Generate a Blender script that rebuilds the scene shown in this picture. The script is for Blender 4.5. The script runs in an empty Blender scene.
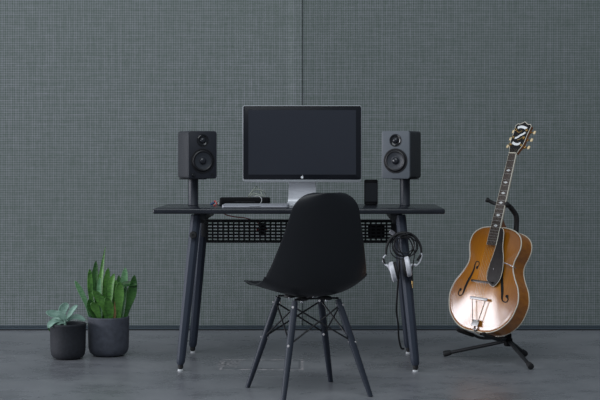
import bpy, bmesh, math, random
from mathutils import Vector, Matrix, Euler, noise
random.seed(7)
PI = math.pi
R = math.radians
SC = bpy.context.scene
COL = SC.collection

# ------------------------------------------------------------------ materials
def mat(name, col, rough=.5, metal=0.0, spec=.5, coat=0.0, bump=0.0, bscale=200.0, var=0.0, vscale=8.0, croug=.1):
    m = bpy.data.materials.new(name); m.use_nodes = True
    nt = m.node_tree; b = nt.nodes['Principled BSDF']
    b.inputs['Base Color'].default_value = (*col, 1)
    b.inputs['Roughness'].default_value = rough
    b.inputs['Metallic'].default_value = metal
    b.inputs['Specular IOR Level'].default_value = spec
    b.inputs['Coat Weight'].default_value = coat
    b.inputs['Coat Roughness'].default_value = croug
    tc = nt.nodes.new('ShaderNodeTexCoord')
    if bump:
        n = nt.nodes.new('ShaderNodeTexNoise'); n.inputs['Scale'].default_value = bscale
        nt.links.new(tc.outputs['Object'], n.inputs['Vector'])
        bp = nt.nodes.new('ShaderNodeBump'); bp.inputs['Strength'].default_value = bump; bp.inputs['Distance'].default_value = .002
        nt.links.new(n.outputs['Fac'], bp.inputs['Height']); nt.links.new(bp.outputs['Normal'], b.inputs['Normal'])
    if var:
        n = nt.nodes.new('ShaderNodeTexNoise'); n.inputs['Scale'].default_value = vscale; n.inputs['Detail'].default_value = 5
        nt.links.new(tc.outputs['Object'], n.inputs['Vector'])
        r = nt.nodes.new('ShaderNodeValToRGB')
        r.color_ramp.elements[0].position = .3; r.color_ramp.elements[1].position = .7
        r.color_ramp.elements[0].color = (*[c * (1 - var) for c in col], 1)
        r.color_ramp.elements[1].color = (*[min(1, c * (1 + var)) for c in col], 1)
        nt.links.new(n.outputs['Fac'], r.inputs['Fac']); nt.links.new(r.outputs['Color'], b.inputs['Base Color'])
    return m

class NT:
    """tiny helper for node maths"""
    def __init__(s, m): s.nt = m.node_tree; s.b = s.nt.nodes['Principled BSDF']
    def n(s, t, **k):
        o = s.nt.nodes.new(t)
        for a, v in k.items(): setattr(o, a, v)
        return o
    def put(s, v, sock):
        if hasattr(v, 'links') or isinstance(v, bpy.types.NodeSocket): s.nt.links.new(v, sock)
        else: sock.default_value = v
    def m(s, op, a, b=0.0, c=0.0):
        o = s.n('ShaderNodeMath', operation=op)
        s.put(a, o.inputs[0]); s.put(b, o.inputs[1]); s.put(c, o.inputs[2])
        return o.outputs[0]
    def mix(s, f, a, b):
        o = s.n('ShaderNodeMix', data_type='RGBA')
        s.put(f, o.inputs[0])
        for v, k in ((a, 6), (b, 7)):
            if isinstance(v, tuple): o.inputs[k].default_value = (*v, 1)
            else: s.nt.links.new(v, o.inputs[k])
        return o.outputs[2]
    def noise(s, vec, scale, detail=3, dim=None, rough=.5):
        o = s.n('ShaderNodeTexNoise')
        o.inputs['Scale'].default_value = scale; o.inputs['Detail'].default_value = detail; o.inputs['Roughness'].default_value = rough
        s.nt.links.new(vec, o.inputs['Vector']); return o.outputs['Fac']
    def map(s, v, a, b, c=0.0, d=1.0):
        o = s.n('ShaderNodeMapRange'); s.put(v, o.inputs[0])
        for i, x in enumerate((a, b, c, d)): o.inputs[i + 1].default_value = x
        return o.outputs[0]

def wall_material():
    m = mat('woven_wall_cloth', (.2, .22, .23), .85, spec=.25); t = NT(m)
    tc = t.n('ShaderNodeTexCoord'); sep = t.n('ShaderNodeSeparateXYZ'); t.nt.links.new(tc.outputs['Object'], sep.inputs[0])
    x, z = sep.outputs[0], sep.outputs[2]
    P = .0131
    def stripes(c, stretch, stretch2):
        mp = t.n('ShaderNodeMapping'); mp.inputs['Scale'].default_value = stretch
        t.nt.links.new(tc.outputs['Object'], mp.inputs['Vector'])
        wob = t.m('MULTIPLY', t.m('SUBTRACT', t.noise(mp.outputs[0], 1.0, 2), .5), .004)
        cc = t.m('ADD', c, wob)
        s = t.m('ADD', t.m('MULTIPLY', t.m('SINE', t.m('MULTIPLY', cc, 2 * PI / P)), .5), .5)
        amp = t.noise(mp.outputs[0], 6.0, 2)
        big = t.m('ADD', t.m('MULTIPLY', t.m('SINE', t.m('MULTIPLY', cc, 2 * PI / (P * 3.13))), .5), .5)
        m2 = t.n('ShaderNodeMapping'); m2.inputs['Scale'].default_value = tuple(stretch2)
        t.nt.links.new(tc.outputs['Object'], m2.inputs['Vector'])
        s = t.m('MULTIPLY', s, t.map(t.noise(m2.outputs[0], 1.0, 2), .3, .7, .5, 1.3))
        return t.m('ADD', t.m('MULTIPLY', s, .8), t.m('MULTIPLY', t.m('MULTIPLY', big, amp), .25))
    sx = stripes(x, (9, 1, .7), (75, 1, 9)); sz = stripes(z, (.7, 1, 9), (9, 1, 75))
    f = t.m('MULTIPLY', t.m('ADD', sx, sz), .5)
    f = t.m('ADD', f, t.m('MULTIPLY', t.m('SUBTRACT', t.noise(tc.outputs['Object'], 75, 2), .5), .35))
    f = t.map(f, .04, .92)
    col = t.mix(f, WALL_D, WALL_L)
    # slow, faint wear and fading of the cloth
    wear = t.noise(tc.outputs['Object'], .9, 4)
    col = t.mix(t.map(wear, .3, .7, 0, .35), col, (.135, .165, .150))
    t.nt.links.new(col, t.b.inputs['Base Color'])
    bp = t.n('ShaderNodeBump'); bp.inputs['Strength'].default_value = .3; bp.inputs['Distance'].default_value = .002
    t.nt.links.new(f, bp.inputs['Height']); t.nt.links.new(bp.outputs['Normal'], t.b.inputs['Normal'])
    return m
WALL_D = (.088, .120, .098)
WALL_L = (.278, .286, .312)

def floor_material():
    m = mat('polished_concrete', (.2, .2, .21), .35, spec=.5); t = NT(m)
    tc = t.n('ShaderNodeTexCoord'); ob = tc.outputs['Object']
    sep = t.n('ShaderNodeSeparateXYZ'); t.nt.links.new(ob, sep.inputs[0]); x, y = sep.outputs[0], sep.outputs[1]
    a = t.noise(ob, 1.6, 8, rough=.62)
    mp = t.n('ShaderNodeMapping'); mp.inputs['Scale'].default_value = (1.3, 1.5, 1); t.nt.links.new(ob, mp.inputs['Vector'])
    b = t.noise(mp.outputs[0], 2.4, 9, rough=.68)
    c = t.noise(ob, 40, 4)
    col = t.mix(t.map(a, .32, .68), (.152, .158, .174), (.235, .240, .258))
    col = t.mix(t.map(b, .42, .75, 0, .6), col, (.30, .305, .315))
    col = t.mix(t.map(b, .5, .25, 0, .5), col, (.105, .107, .113))
    col = t.mix(t.map(c, .45, .8, 0, .25), col, (.27, .275, .29))
    # patched rectangle: a floor box cover with chipped pale edges
    def absd(v, c0): return t.m('ABSOLUTE', t.m('SUBTRACT', v, c0))
    hx, hy = .188, .155
    ex = t.m('SUBTRACT', absd(x, -.178), hx); ey = t.m('MULTIPLY', t.m('SUBTRACT', absd(y, 6.84), hy), .4)
    sd = t.m('MAXIMUM', ex, ey)
    jag = t.m('MULTIPLY', t.m('SUBTRACT', t.noise(ob, 55, 3), .5), .012)
    line = t.map(t.m('ABSOLUTE', t.m('ADD', sd, jag)), .003, .0085, 1, 0)
    broken = t.map(t.noise(ob, 22, 3), .44, .56)
    col = t.mix(t.m('MULTIPLY', line, t.m('MULTIPLY', broken, .9)), col, (.50, .46, .47))
    ln2 = t.map(t.m('ABSOLUTE', t.m('ADD', t.m('ADD', sd, .013), jag)), .002, .007, 1, 0)
    col = t.mix(t.m('MULTIPLY', ln2, .5), col, (.07, .07, .08))
    # gritty corner patch
    px = t.m('SUBTRACT', absd(x, -.335), .045); py = t.m('SUBTRACT', absd(y, 6.86), .10)
    patch = t.map(t.m('MAXIMUM', px, py), 0, .012, 1, 0)
    grit = t.noise(ob, 75, 3)
    col = t.mix(t.m('MULTIPLY', patch, t.map(grit, .5, .62)), col, (.40, .37, .38))
    col = t.mix(t.m('MULTIPLY', patch, t.map(grit, .5, .38)), col, (.07, .07, .08))
    # pale dusty strip along the foot of the wall
    dust = t.map(t.m('ADD', y, t.m('MULTIPLY', t.m('SUBTRACT', a, .5), .25)), 7.55, 8.14)
    col = t.mix(t.m('MULTIPLY', dust, .6), col, (.34, .35, .365))
    # hairline cracks
    vo = t.n('ShaderNodeTexVoronoi', feature='DISTANCE_TO_EDGE'); vo.inputs['Scale'].default_value = .55
    t.nt.links.new(ob, vo.inputs['Vector'])
    t.nt.links.new(col, t.b.inputs['Base Color'])
    t.nt.links.new(t.map(b, .3, .75, .2, .42), t.b.inputs['Roughness'])
    bp = t.n('ShaderNodeBump'); bp.inputs['Strength'].default_value = .06; bp.inputs['Distance'].default_value = .003
    t.nt.links.new(b, bp.inputs['Height']); t.nt.links.new(bp.outputs['Normal'], t.b.inputs['Normal'])
    return m

def sunburst_material():
    m = mat('sunburst_spruce', (.5, .25, .06), .5, spec=.1, coat=1, croug=.2); m.node_tree.nodes['Principled BSDF'].inputs['Coat IOR'].default_value = 2.1; t = NT(m)
    tc = t.n('ShaderNodeTexCoord'); ob = tc.outputs['Object']
    sep = t.n('ShaderNodeSeparateXYZ'); t.nt.links.new(ob, sep.inputs[0]); x, z = sep.outputs[0], sep.outputs[2]
    dx = t.m('DIVIDE', x, .19); dz = t.m('DIVIDE', t.m('SUBTRACT', z, .26), .32)
    d = t.m('SQRT', t.m('ADD', t.m('MULTIPLY', dx, dx), t.m('MULTIPLY', dz, dz)))
    mp = t.n('ShaderNodeMapping'); mp.inputs['Scale'].default_value = (90, 10, 2); t.nt.links.new(ob, mp.inputs['Vector'])
    g = t.noise(mp.outputs[0], 1.5, 4)
    base = t.mix(t.map(g, .3, .7), (.44, .150, .003), (.54, .200, .006))
    col = t.mix(t.map(d, .35, 1.15), base, (.24, .075, .004))
    t.nt.links.new(col, t.b.inputs['Base Color'])
    return m

def wood_side_material(name, c1, c2):
    m = mat(name, c1, .3, coat=.6, croug=.18); t = NT(m)
    tc = t.n('ShaderNodeTexCoord')
    mp = t.n('ShaderNodeMapping'); mp.inputs['Scale'].default_value = (6, 14, 30); t.nt.links.new(tc.outputs['Object'], mp.inputs['Vector'])
    t.nt.links.new(t.mix(t.map(t.noise(mp.outputs[0], 2.0, 4), .3, .7), c1, c2), t.b.inputs['Base Color'])
    return m

def leaf_material(name, c1, c2, c3, scale=60, rough=.45):
    m = mat(name, c1, rough, spec=.4); t = NT(m)
    tc = t.n('ShaderNodeTexCoord'); ob = tc.outputs['Object']
    mp = t.n('ShaderNodeMapping'); mp.inputs['Scale'].default_value = (1, 1, 2.2); t.nt.links.new(ob, mp.inputs['Vector'])
    f = t.noise(mp.outputs[0], scale, 3)
    g = t.noise(ob, 9, 2)
    col = t.mix(t.map(f, .35, .65), c1, c2)
    col = t.mix(t.map(g, .45, .7, 0, .6), col, c3)
    t.nt.links.new(col, t.b.inputs['Base Color'])
    t.b.inputs['Subsurface Weight'].default_value = 0
    return m

M = dict(
    desk=mat('black_stained_wood_top', (.016, .018, .024), .22, spec=.4, var=.2, vscale=12),
    leg=mat('black_stained_leg', (.028, .036, .054), .55, spec=.35, bump=.15, bscale=60),
    blackmetal=mat('black_powder_coat', (.010, .011, .013), .5, bump=.1, bscale=500),
    tube=mat('satin_black_tube', (.022, .026, .036), .45, spec=.4),
    rubber=mat('black_rubber', (.012, .012, .013), .7),
    white_plastic=mat('white_plastic', (.62, .63, .64), .4),
    chairshell=mat('black_moulded_plastic', (.0085, .0095, .012), .42, spec=.4, bump=.15, bscale=900),
    dowel=mat('black_stained_dowel', (.022, .028, .042), .5, spec=.4, bump=.1, bscale=80),
    wire=mat('black_wire', (.008, .008, .010), .4),
    chrome=mat('chrome', (.75, .76, .78), .22, metal=1),
    alu=mat('brushed_aluminium', (.68, .69, .72), .45, metal=.3),
    alu_edge=mat('aluminium_edge', (.40, .42, .44), .55, metal=.3),
    bezel=mat('black_glass_bezel', (.010, .011, .015), .2, spec=.3),
    screen=mat('dark_glass_screen', (.027, .030, .040), .26, spec=.45),
    logo=mat('silver_mark', (.85, .87, .9), .5),
    spk_box=mat('black_speaker_vinyl', (.030, .032, .038), .6, bump=.3, bscale=700),
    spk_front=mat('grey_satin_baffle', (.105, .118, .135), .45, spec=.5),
    spk_front_shaded=mat('grey_satin_baffle_shaded', (.014, .016, .023), .45, spec=.5),  # same grey baffle as above; shade on the left speaker put into its colour
    cone=mat('woven_cone', (.030, .034, .042), .38, bump=.3, bscale=500),
    surround=mat('rubber_surround', (.008, .008, .010), .4),
    dome=mat('silk_dome', (.018, .020, .026), .25),
    black=mat('black_plastic', (.006, .006, .007), .6, spec=.08),
    gloss=mat('black_gloss', (.010, .011, .013), .12),
    redc=mat('red_cable', (.30, .018, .02), .45),
    redp=mat('red_plastic', (.38, .04, .035), .45),
    bluep=mat('navy_plastic', (.03, .06, .14), .5),
    greycable=mat('grey_green_cable', (.30, .33, .28), .5),
    whitecable=mat('white_cable', (.33, .34, .34), .5),
    blackcable=mat('black_cable', (.008, .008, .010), .45),
    silver_paint=mat('silver_painted_plastic', (.66, .66, .70), .5, metal=.1, var=.15, vscale=60),
    gold=mat('gold_metal', (.80, .52, .20), .3, metal=1),
    lapalu=mat('laptop_aluminium', (.42, .43, .47), .5, metal=.5, spec=.2),
    nickel=mat('satin_nickel', (.55, .54, .54), .5, metal=.7),
    tarn=mat('aged_nickel', (.55, .47, .36), .35, metal=1),
    pearl=mat('pearl_inlay', (.78, .80, .80), .3, var=.12, vscale=120),
    ivory=mat('ivory_binding', (.62, .58, .48), .4),
    cream=mat('cream_button', (.75, .60, .36), .35),
    rosewood=mat('dark_rosewood', (.050, .036, .032), .45, var=.3, vscale=50),
    pguard=mat('tortoise_pickguard', (.014, .010, .009), .35, var=.3, vscale=40),
    ebony=mat('black_face', (.010, .009, .009), .3),
    fhole=mat('painted_hole_shade', (.005, .004, .003), .9),  # near-black colour stands in for the shade inside the f holes
    sunburst=sunburst_material(),
    maple=wood_side_material('amber_maple', (.50, .175, .016), (.36, .110, .010)),
    neck=wood_side_material('mahogany_neck', (.20, .065, .018), (.26, .09, .024)),
    string=mat('bronze_string', (.5, .42, .32), .35, metal=1),
    frets=mat('fret_wire', (.5, .5, .48), .35, metal=1),
    pot_dark=mat('black_stoneware', (.015, .017, .023), .75, bump=.4, bscale=180, var=.25, vscale=90),
    pot_grey=mat('slate_stoneware', (.068, .074, .094), .6, bump=.3, bscale=160, var=.2, vscale=40),
    soil=mat('potting_soil', (.022, .016, .012), .95, bump=1, bscale=120, var=.5, vscale=90),
    leafg=leaf_material('mottled_green_leaf', (.030, .100, .018), (.085, .235, .040), (.16, .36, .080), 60),
    leafp=leaf_material('pale_green_leaf', (.10, .25, .11), (.19, .36, .19), (.14, .34, .13), 60),
    leafd=leaf_material('dark_green_leaf', (.014, .055, .014), (.042, .135, .028), (.07, .20, .04), 60),
    leafy=leaf_material('dry_leaf', (.20, .12, .05), (.28, .18, .08), (.22, .16, .07), 40),
    leafs=leaf_material('silvery_leaf', (.17, .29, .23), (.26, .40, .33), (.22, .36, .29), 45, .6),
    basemetal=mat('blue_grey_metal_channel', (.075, .10, .12), .5, metal=.4),
    basedark=mat('dark_gap', (.012, .014, .016), .8),
    greylabel=mat('grey_label', (.20, .21, .22), .5),
)
M['wall'] = wall_material(); M['floor'] = floor_material()

# ------------------------------------------------------------------ mesh helpers
class MB:
    def __init__(s): s.bm = bmesh.new(); s.smooth = True
    def box(s, size, loc=(0, 0, 0), bev=0.0, seg=2, rot=None):
        mx = Matrix.Translation(loc) @ (rot.to_matrix().to_4x4() if rot else Matrix())
        b2 = bmesh.new(); bmesh.ops.create_cube(b2, size=1)
        bmesh.ops.scale(b2, vec=size, verts=b2.verts)
        if bev: bmesh.ops.bevel(b2, geom=list(b2.edges), offset=bev, segments=seg, profile=.5, affect='EDGES')
        bmesh.ops.transform(b2, matrix=mx, verts=b2.verts)
        s.merge(b2); return s
    def merge(s, b2):
        me = bpy.data.meshes.new('t'); b2.to_mesh(me); b2.free(); s.bm.from_mesh(me); bpy.data.meshes.remove(me)
    def faces_grid(s, rows, close_u=False, cap0=False, cap1=False):
        vs = [[s.bm.verts.new(p) for p in r] for r in rows]
        n = len(rows[0])
        for i in range(len(rows) - 1):
            for j in range(n if close_u else n - 1):
                k = (j + 1) % n
                try: s.bm.faces.new((vs[i][j], vs[i][k], vs[i + 1][k], vs[i + 1][j]))
                except ValueError: pass
        if cap0: s.bm.faces.new(list(reversed(vs[0])))
        if cap1: s.bm.faces.new(vs[-1])
        return vs
    def lathe(s, prof, seg=32, mx=None, cap0=True, cap1=True):
        rows = []
        for r, z in prof:
            rows.append([Vector((r * math.cos(2 * PI * j / seg), r * math.sin(2 * PI * j / seg), z)) for j in range(seg)])
        if mx is not None: rows = [[mx @ p for p in r] for r in rows]
        s.faces_grid(rows, True, cap0, cap1); return s
    def tube(s, pts, rad, seg=10, closed=False, flat=None, smoothn=0):
        pts = [Vector(p) for p in pts]
        if smoothn: pts = catmull(pts, smoothn, closed)
        n = len(pts)
        rads = rad if isinstance(rad, (list, tuple)) else None
        rows = []; up = None
        for i, p in enumerate(pts):
            if closed: d = pts[(i + 1) % n] - pts[(i - 1) % n]
            else: d = pts[min(i + 1, n - 1)] - pts[max(i - 1, 0)]
            d.normalize()
            if up is None:
                up = Vector((0, 0, 1)) if abs(d.z) < .9 else Vector((1, 0, 0))
            a = d.cross(up)
            if a.length < 1e-6: a = d.cross(Vector((0, 1, 0)))
            a.normalize(); up = a.cross(d).normalized()
            if rads: q = i / (n - 1) * (len(rads) - 1); k = min(int(q), len(rads) - 2) if len(rads) > 1 else 0; r = rads[k] + (rads[k + 1] - rads[k]) * (q - k)
            else: r = rad
            fl = flat or 1.0
            rows.append([p + a * (r * math.cos(2 * PI * j / seg)) + up * (r * fl * math.sin(2 * PI * j / seg)) for j in range(seg)])
        if closed: rows.append(rows[0])
        s.faces_grid(rows, True, not closed, not closed)
        if closed: bmesh.ops.remove_doubles(s.bm, verts=s.bm.verts, dist=1e-6)
        return s
    def prism(s, pts, y0, y1, bev=0.0):
        """closed outline (x,z), extruded from y0 to y1"""
        b2 = bmesh.new()
        a = [b2.verts.new((p[0], y0, p[1])) for p in pts]
        b = [b2.verts.new((p[0], y1, p[1])) for p in pts]
        n = len(pts)
        b2.faces.new(a); b2.faces.new(list(reversed(b)))
        for i in range(n): b2.faces.new((a[i], b[i], b[(i + 1) % n], a[(i + 1) % n]))
        bmesh.ops.recalc_face_normals(b2, faces=b2.faces)
        if bev:
            ed = [e for e in b2.edges if abs(e.verts[0].co.y - e.verts[1].co.y) < 1e-7]
            bmesh.ops.bevel(b2, geom=ed, offset=bev, segments=2, profile=.5, affect='EDGES')
        s.merge(b2); return s
    def build(s, name, material, parent=None, smooth=40, recalc=True):
        if recalc: bmesh.ops.recalc_face_normals(s.bm, faces=s.bm.faces)
        me = bpy.data.meshes.new(name); s.bm.to_mesh(me); s.bm.free()
        me.materials.append(material)
        if smooth:
            for p in me.polygons: p.use_smooth = True
            me.set_sharp_from_angle(angle=R(smooth))
        o = bpy.data.objects.new(name, me); COL.objects.link(o)
        if parent: o.parent = parent
        return o

def catmull(pts, n, closed=False):
    out = []; N = len(pts)
    rng = range(N if closed else N - 1)
    for i in rng:
        if closed: p0, p1, p2, p3 = pts[(i - 1) % N], pts[i], pts[(i + 1) % N], pts[(i + 2) % N]
        else: p0, p1, p2, p3 = pts[max(i - 1, 0)], pts[i], pts[i + 1], pts[min(i + 2, N - 1)]
        for k in range(n):
            t = k / n
            out.append(.5 * ((2 * p1) + (p2 - p0) * t + (2 * p0 - 5 * p1 + 4 * p2 - p3) * t * t + (3 * p1 - p0 - 3 * p2 + p3) * t ** 3))
    if not closed: out.append(pts[-1])
    return out
def lerp_tab(tab, v):
    for (a, x), (b, y) in zip(tab, tab[1:]):
        if v <= b:
            t = (v - a) / (b - a) if b > a else 0
            return x + (y - x) * max(0, min(1, t))
    return tab[-1][1]
def smooth_tab(tab, v):
    ks = [Vector((a, x, 0)) for a, x in tab]
    for i in range(len(ks) - 1):
        if v <= ks[i + 1].x or i == len(ks) - 2:
            t = (v - ks[i].x) / (ks[i + 1].x - ks[i].x); t = max(0, min(1, t))
            p0, p1, p2, p3 = ks[max(i - 1, 0)], ks[i], ks[i + 1], ks[min(i + 2, len(ks) - 1)]
            m1 = (p2.y - p0.y) / max(1e-9, (p2.x - p0.x)); m2 = (p3.y - p1.y) / max(1e-9, (p3.x - p1.x)); h = p2.x - p1.x
            return (2*t**3-3*t*t+1)*p1.y + (t**3-2*t*t+t)*h*m1 + (-2*t**3+3*t*t)*p2.y + (t**3-t*t)*h*m2

def thing(name, label, cat, loc=(0, 0, 0), rot=(0, 0, 0), group=None):
    o = bpy.data.objects.new(name, None); COL.objects.link(o)
    o.location = loc; o.rotation_euler = rot; o.empty_display_size = .1
    o['label'] = label; o['category'] = cat
    if group: o['group'] = group
    return o
def tag(o, label, cat, group=None):
    o['label'] = label; o['category'] = cat
    if group: o['group'] = group
    return o
def struct(o): o['kind'] = 'structure'; return o
def rrect(w, h, r, n=5, cx=0, cz=0):
    out = []
    for sx, sz, a0 in ((1, 1, 0), (-1, 1, 90), (-1, -1, 180), (1, -1, 270)):
        for k in range(n + 1):
            a = R(a0 + 90 * k / n)
            out.append((cx + sx * (w / 2 - r) + r * math.cos(a), cz + sz * (h / 2 - r) + r * math.sin(a)))
    return out
YF = Matrix.Rotation(R(90), 4, 'X')        # lathe axis z -> -y (towards the viewer)

# ------------------------------------------------------------------ the setting
WY = 8.16                                    # wall plane
b = MB(); b.box((22, 11, .1), (0, 3.2, -.05)); struct(b.build('floor', M['floor'], smooth=0))
def wallpiece(rows, name):
    b = MB(); b.faces_grid([[Vector((x, y, .012)) for x, y in rows], [Vector((x, y, 3.4)) for x, y in rows]])
    # thickness behind
    b.faces_grid([[Vector((x, WY + .12, .012)) for x, y in rows], [Vector((x, WY + .12, 3.4)) for x, y in rows]])
    x0, y0 = rows[0]; x1, y1 = rows[-1]
    b.faces_grid([[Vector((x0, y0, .012)), Vector((x0, WY + .12, .012))], [Vector((x0, y0, 3.4)), Vector((x0, WY + .12, 3.4))]])
    b.faces_grid([[Vector((x1, y1, .012)), Vector((x1, WY + .12, .012))], [Vector((x1, y1, 3.4)), Vector((x1, WY + .12, 3.4))]])
    b.faces_grid([[Vector((x, y, 3.4)) for x, y in rows], [Vector((x, WY + .12, 3.4)) for x, y in rows]])
    bmesh.ops.remove_doubles(b.bm, verts=b.bm.verts, dist=1e-5)
    return struct(b.build(name, M['wall'], smooth=20))
# two cloth covered panels; the left one swells a little before the joint
wallpiece([(-11, WY), (-.07, WY), (-.058, WY - .0005), (-.048, WY - .004), (-.03, WY - .0045), (.010, WY - .005), (.0125, WY - .003)], 'wall_back')
wallpiece([(.0155, WY - .001), (.022, WY), (11, WY)], 'wall_back_right')
b = MB(); b.box((.004, .02, 3.38), (.014, WY + .012, 1.70)); struct(b.build('trim_1', M['basedark'], smooth=0))
b = MB(); b.box((22, .018, .010), (0, WY - .012, .010), .002); b.box((22, .02, .006), (0, WY - .004, .022)); struct(b.build('baseboard_back', M['basemetal'], smooth=0))
b = MB(); b.box((22, .010, .007), (0, WY - .020, .0035)); struct(b.build('trim_2', M['basedark'], smooth=0))

# ------------------------------------------------------------------ desk
DZ = .742; TH = .024
desk = thing('desk', 'long black wooden desk with splayed legs and a perforated rear panel', 'desk', (-.004, 6.925, 0), (0, 0, R(-1.2)))
b = MB(); b.box((1.333, .60, TH), (.004, 0, DZ - TH / 2), .007, 3); b.build('desktop', M['desk'], desk)
def desk_leg(sx, sy):
    top = Vector((sx * .472, sy * .215, DZ - TH - .006)); bot = Vector((sx * .536, sy * .296, .030))
    b = MB(); rows = []
    for t, r in ((0, .021), (.004, .0235), (.3, .0235), (.7, .0215), (.955, .0195), (.985, .0185), (1, .014)):
        p = top.lerp(bot, t)
        ring = []
        for (cx, cy) in ((1, .42), (.42, 1), (-.42, 1), (-1, .42), (-1, -.42), (-.42, -1), (.42, -1), (1, -.42)):
            ring.append(p + Vector((cx * r, cy * r, 0)))
        rows.append(ring)
    b.faces_grid(rows, True, True, True)
    # soften the long edges
    ed = [e for e in b.bm.edges if abs((e.verts[0].co - e.verts[1].co).normalized().z) > .7]
    bmesh.ops.bevel(b.bm, geom=ed, offset=.003, segments=2, profile=.5, affect='EDGES')
    lg = b.build('leg', M['leg'], desk, smooth=25)
    f = MB(); f.lathe([(.008, .034), (.013, .030), (.013, .016), (.009, .013), (.009, .008)], 20, Matrix.Translation((bot.x, bot.y, 0))); f.build('leveling_foot', M['rubber'], lg)
    g = MB(); g.lathe([(.006, .010), (.0125, .008), (.0135, .003), (.0125, 0)], 20, Matrix.Translation((bot.x, bot.y, 0))); g.build('glide_pad', M['white_plastic'], lg)
    if sy < 0:
        t = .135; p = top.lerp(bot, t)
        k = MB(); k.lathe([(.005, -.006), (.016, 0), (.017, .022), (.014, .026), (.006, .027), (.0055, .024)], 24, Matrix.Translation((p.x, p.y - .022, p.z)) @ YF, True, True)
        k.build('bolt_knob', M['rubber'], lg)
for sx in (-1, 1):
    for sy in (-1, 1): desk_leg(sx, sy)
for sx in (-1, 1):
    b = MB()
    b.box((.055, .46, .030), (sx * .452, 0, DZ - TH - .015), .003)          # rail under the top
    b.box((.026, .012, .115), (sx * .468, .166, DZ - TH - .075), .002)      # drop plate for the panel
    b.box((.030, .13, .035), (sx * .452, -.14, DZ - TH - .030), .004)
    b.build('leg_bracket', M['blackmetal'], desk)
b = MB(); b.box((.0018, .026, .045), (-.487, .262, .535), .0005, 1, Euler((R(-8), R(7), 0))); b.build('maker_plate', M['greylabel'], desk)
# perforated panel
def perf(x0, x1, z0, z1, cols, rows, cw, rh, y, mx, mz):
    px = (x1 - x0 - 2 * mx) / cols; pz = (z1 - z0 - 2 * mz) / rows
    xs = [x0]; ho = [False]
    for i in range(cols):
        c = x0 + mx + px * (i + .5); xs += [c - cw / 2, c + cw / 2]; ho += [True, False]
    xs.append(x1)
    zs = [z0]; hz = [False]
    for i in range(rows):
        c = z0 + mz + pz * (i + .5); zs += [c - rh / 2, c + rh / 2]; hz += [True, False]
    zs.append(z1)
    b = MB(); T = .002
    g = [[b.bm.verts.new((x, y, z)) for z in zs] for x in xs]
    fs = []
    for i in range(len(xs) - 1):
        for j in range(len(zs) - 1):
            if ho[i] and hz[j]: continue
            fs.append(b.bm.faces.new((g[i][j], g[i + 1][j], g[i + 1][j + 1], g[i][j + 1])))
    bmesh.ops.solidify(b.bm, geom=fs, thickness=T)
    return b
b = perf(-.4585, .4555, .558, .671, 35, 6, .0170, .0062, .146, .008, .009)
b.box((.914, .016, .003), (-.0015, .153, .6705)); b.box((.914, .016, .003), (-.0015, .153, .5590))
b.build('perforated_panel', M['blackmetal'], desk, smooth=0)

def on_desk(px_x, d):                         # lateral position at distance d
    return (px_x - 300) / 1453 * d

# power strip and red leads hung behind the panel
def adapter(x, z, w, h, label):
    y = 6.925 + .1485 - math.sin(R(1.2)) * (x + .004) + .0165
    t = thing('power_adapter', label, 'adapter', (x, y, z), (0, 0, R(-1.2)), 'power adapters behind the desk panel')
    b = MB(); b.box((w, .030, h), (0, 0, h / 2), .006); b.build('body', M['black'], t)
    return t
t = adapter(-.185, .592, .034, .062, 'small black power adapter with red marks, behind the panel left of the chair')
for x, z in ((-.022, .030), (.022, .033)):
    b = MB(); b.box((.010, .010, .008), (x, -.008, z), .002); b.build('indicator', M['redc'], t)
adapter(.372, .585, .082, .060, 'wide black power adapter behind the right end of the perforated panel')
b = MB(); b.tube([(on_desk(222.5, 7.08), 7.08, .7146), (on_desk(224, 7.08), 7.08, .700), (on_desk(228, 7.07), 7.07, .692), (on_desk(236, 7.07), 7.07, .684), (on_desk(246, 7.08), 7.08, .678), (on_desk(258, 7.09), 7.09, .655), (-.20, 7.09, .640)], .0026, 8, smoothn=8)
tag(b.build('audio_cable', M['redc']), 'thin red cable drooping under the desktop edge near the left legs', 'cable')

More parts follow.
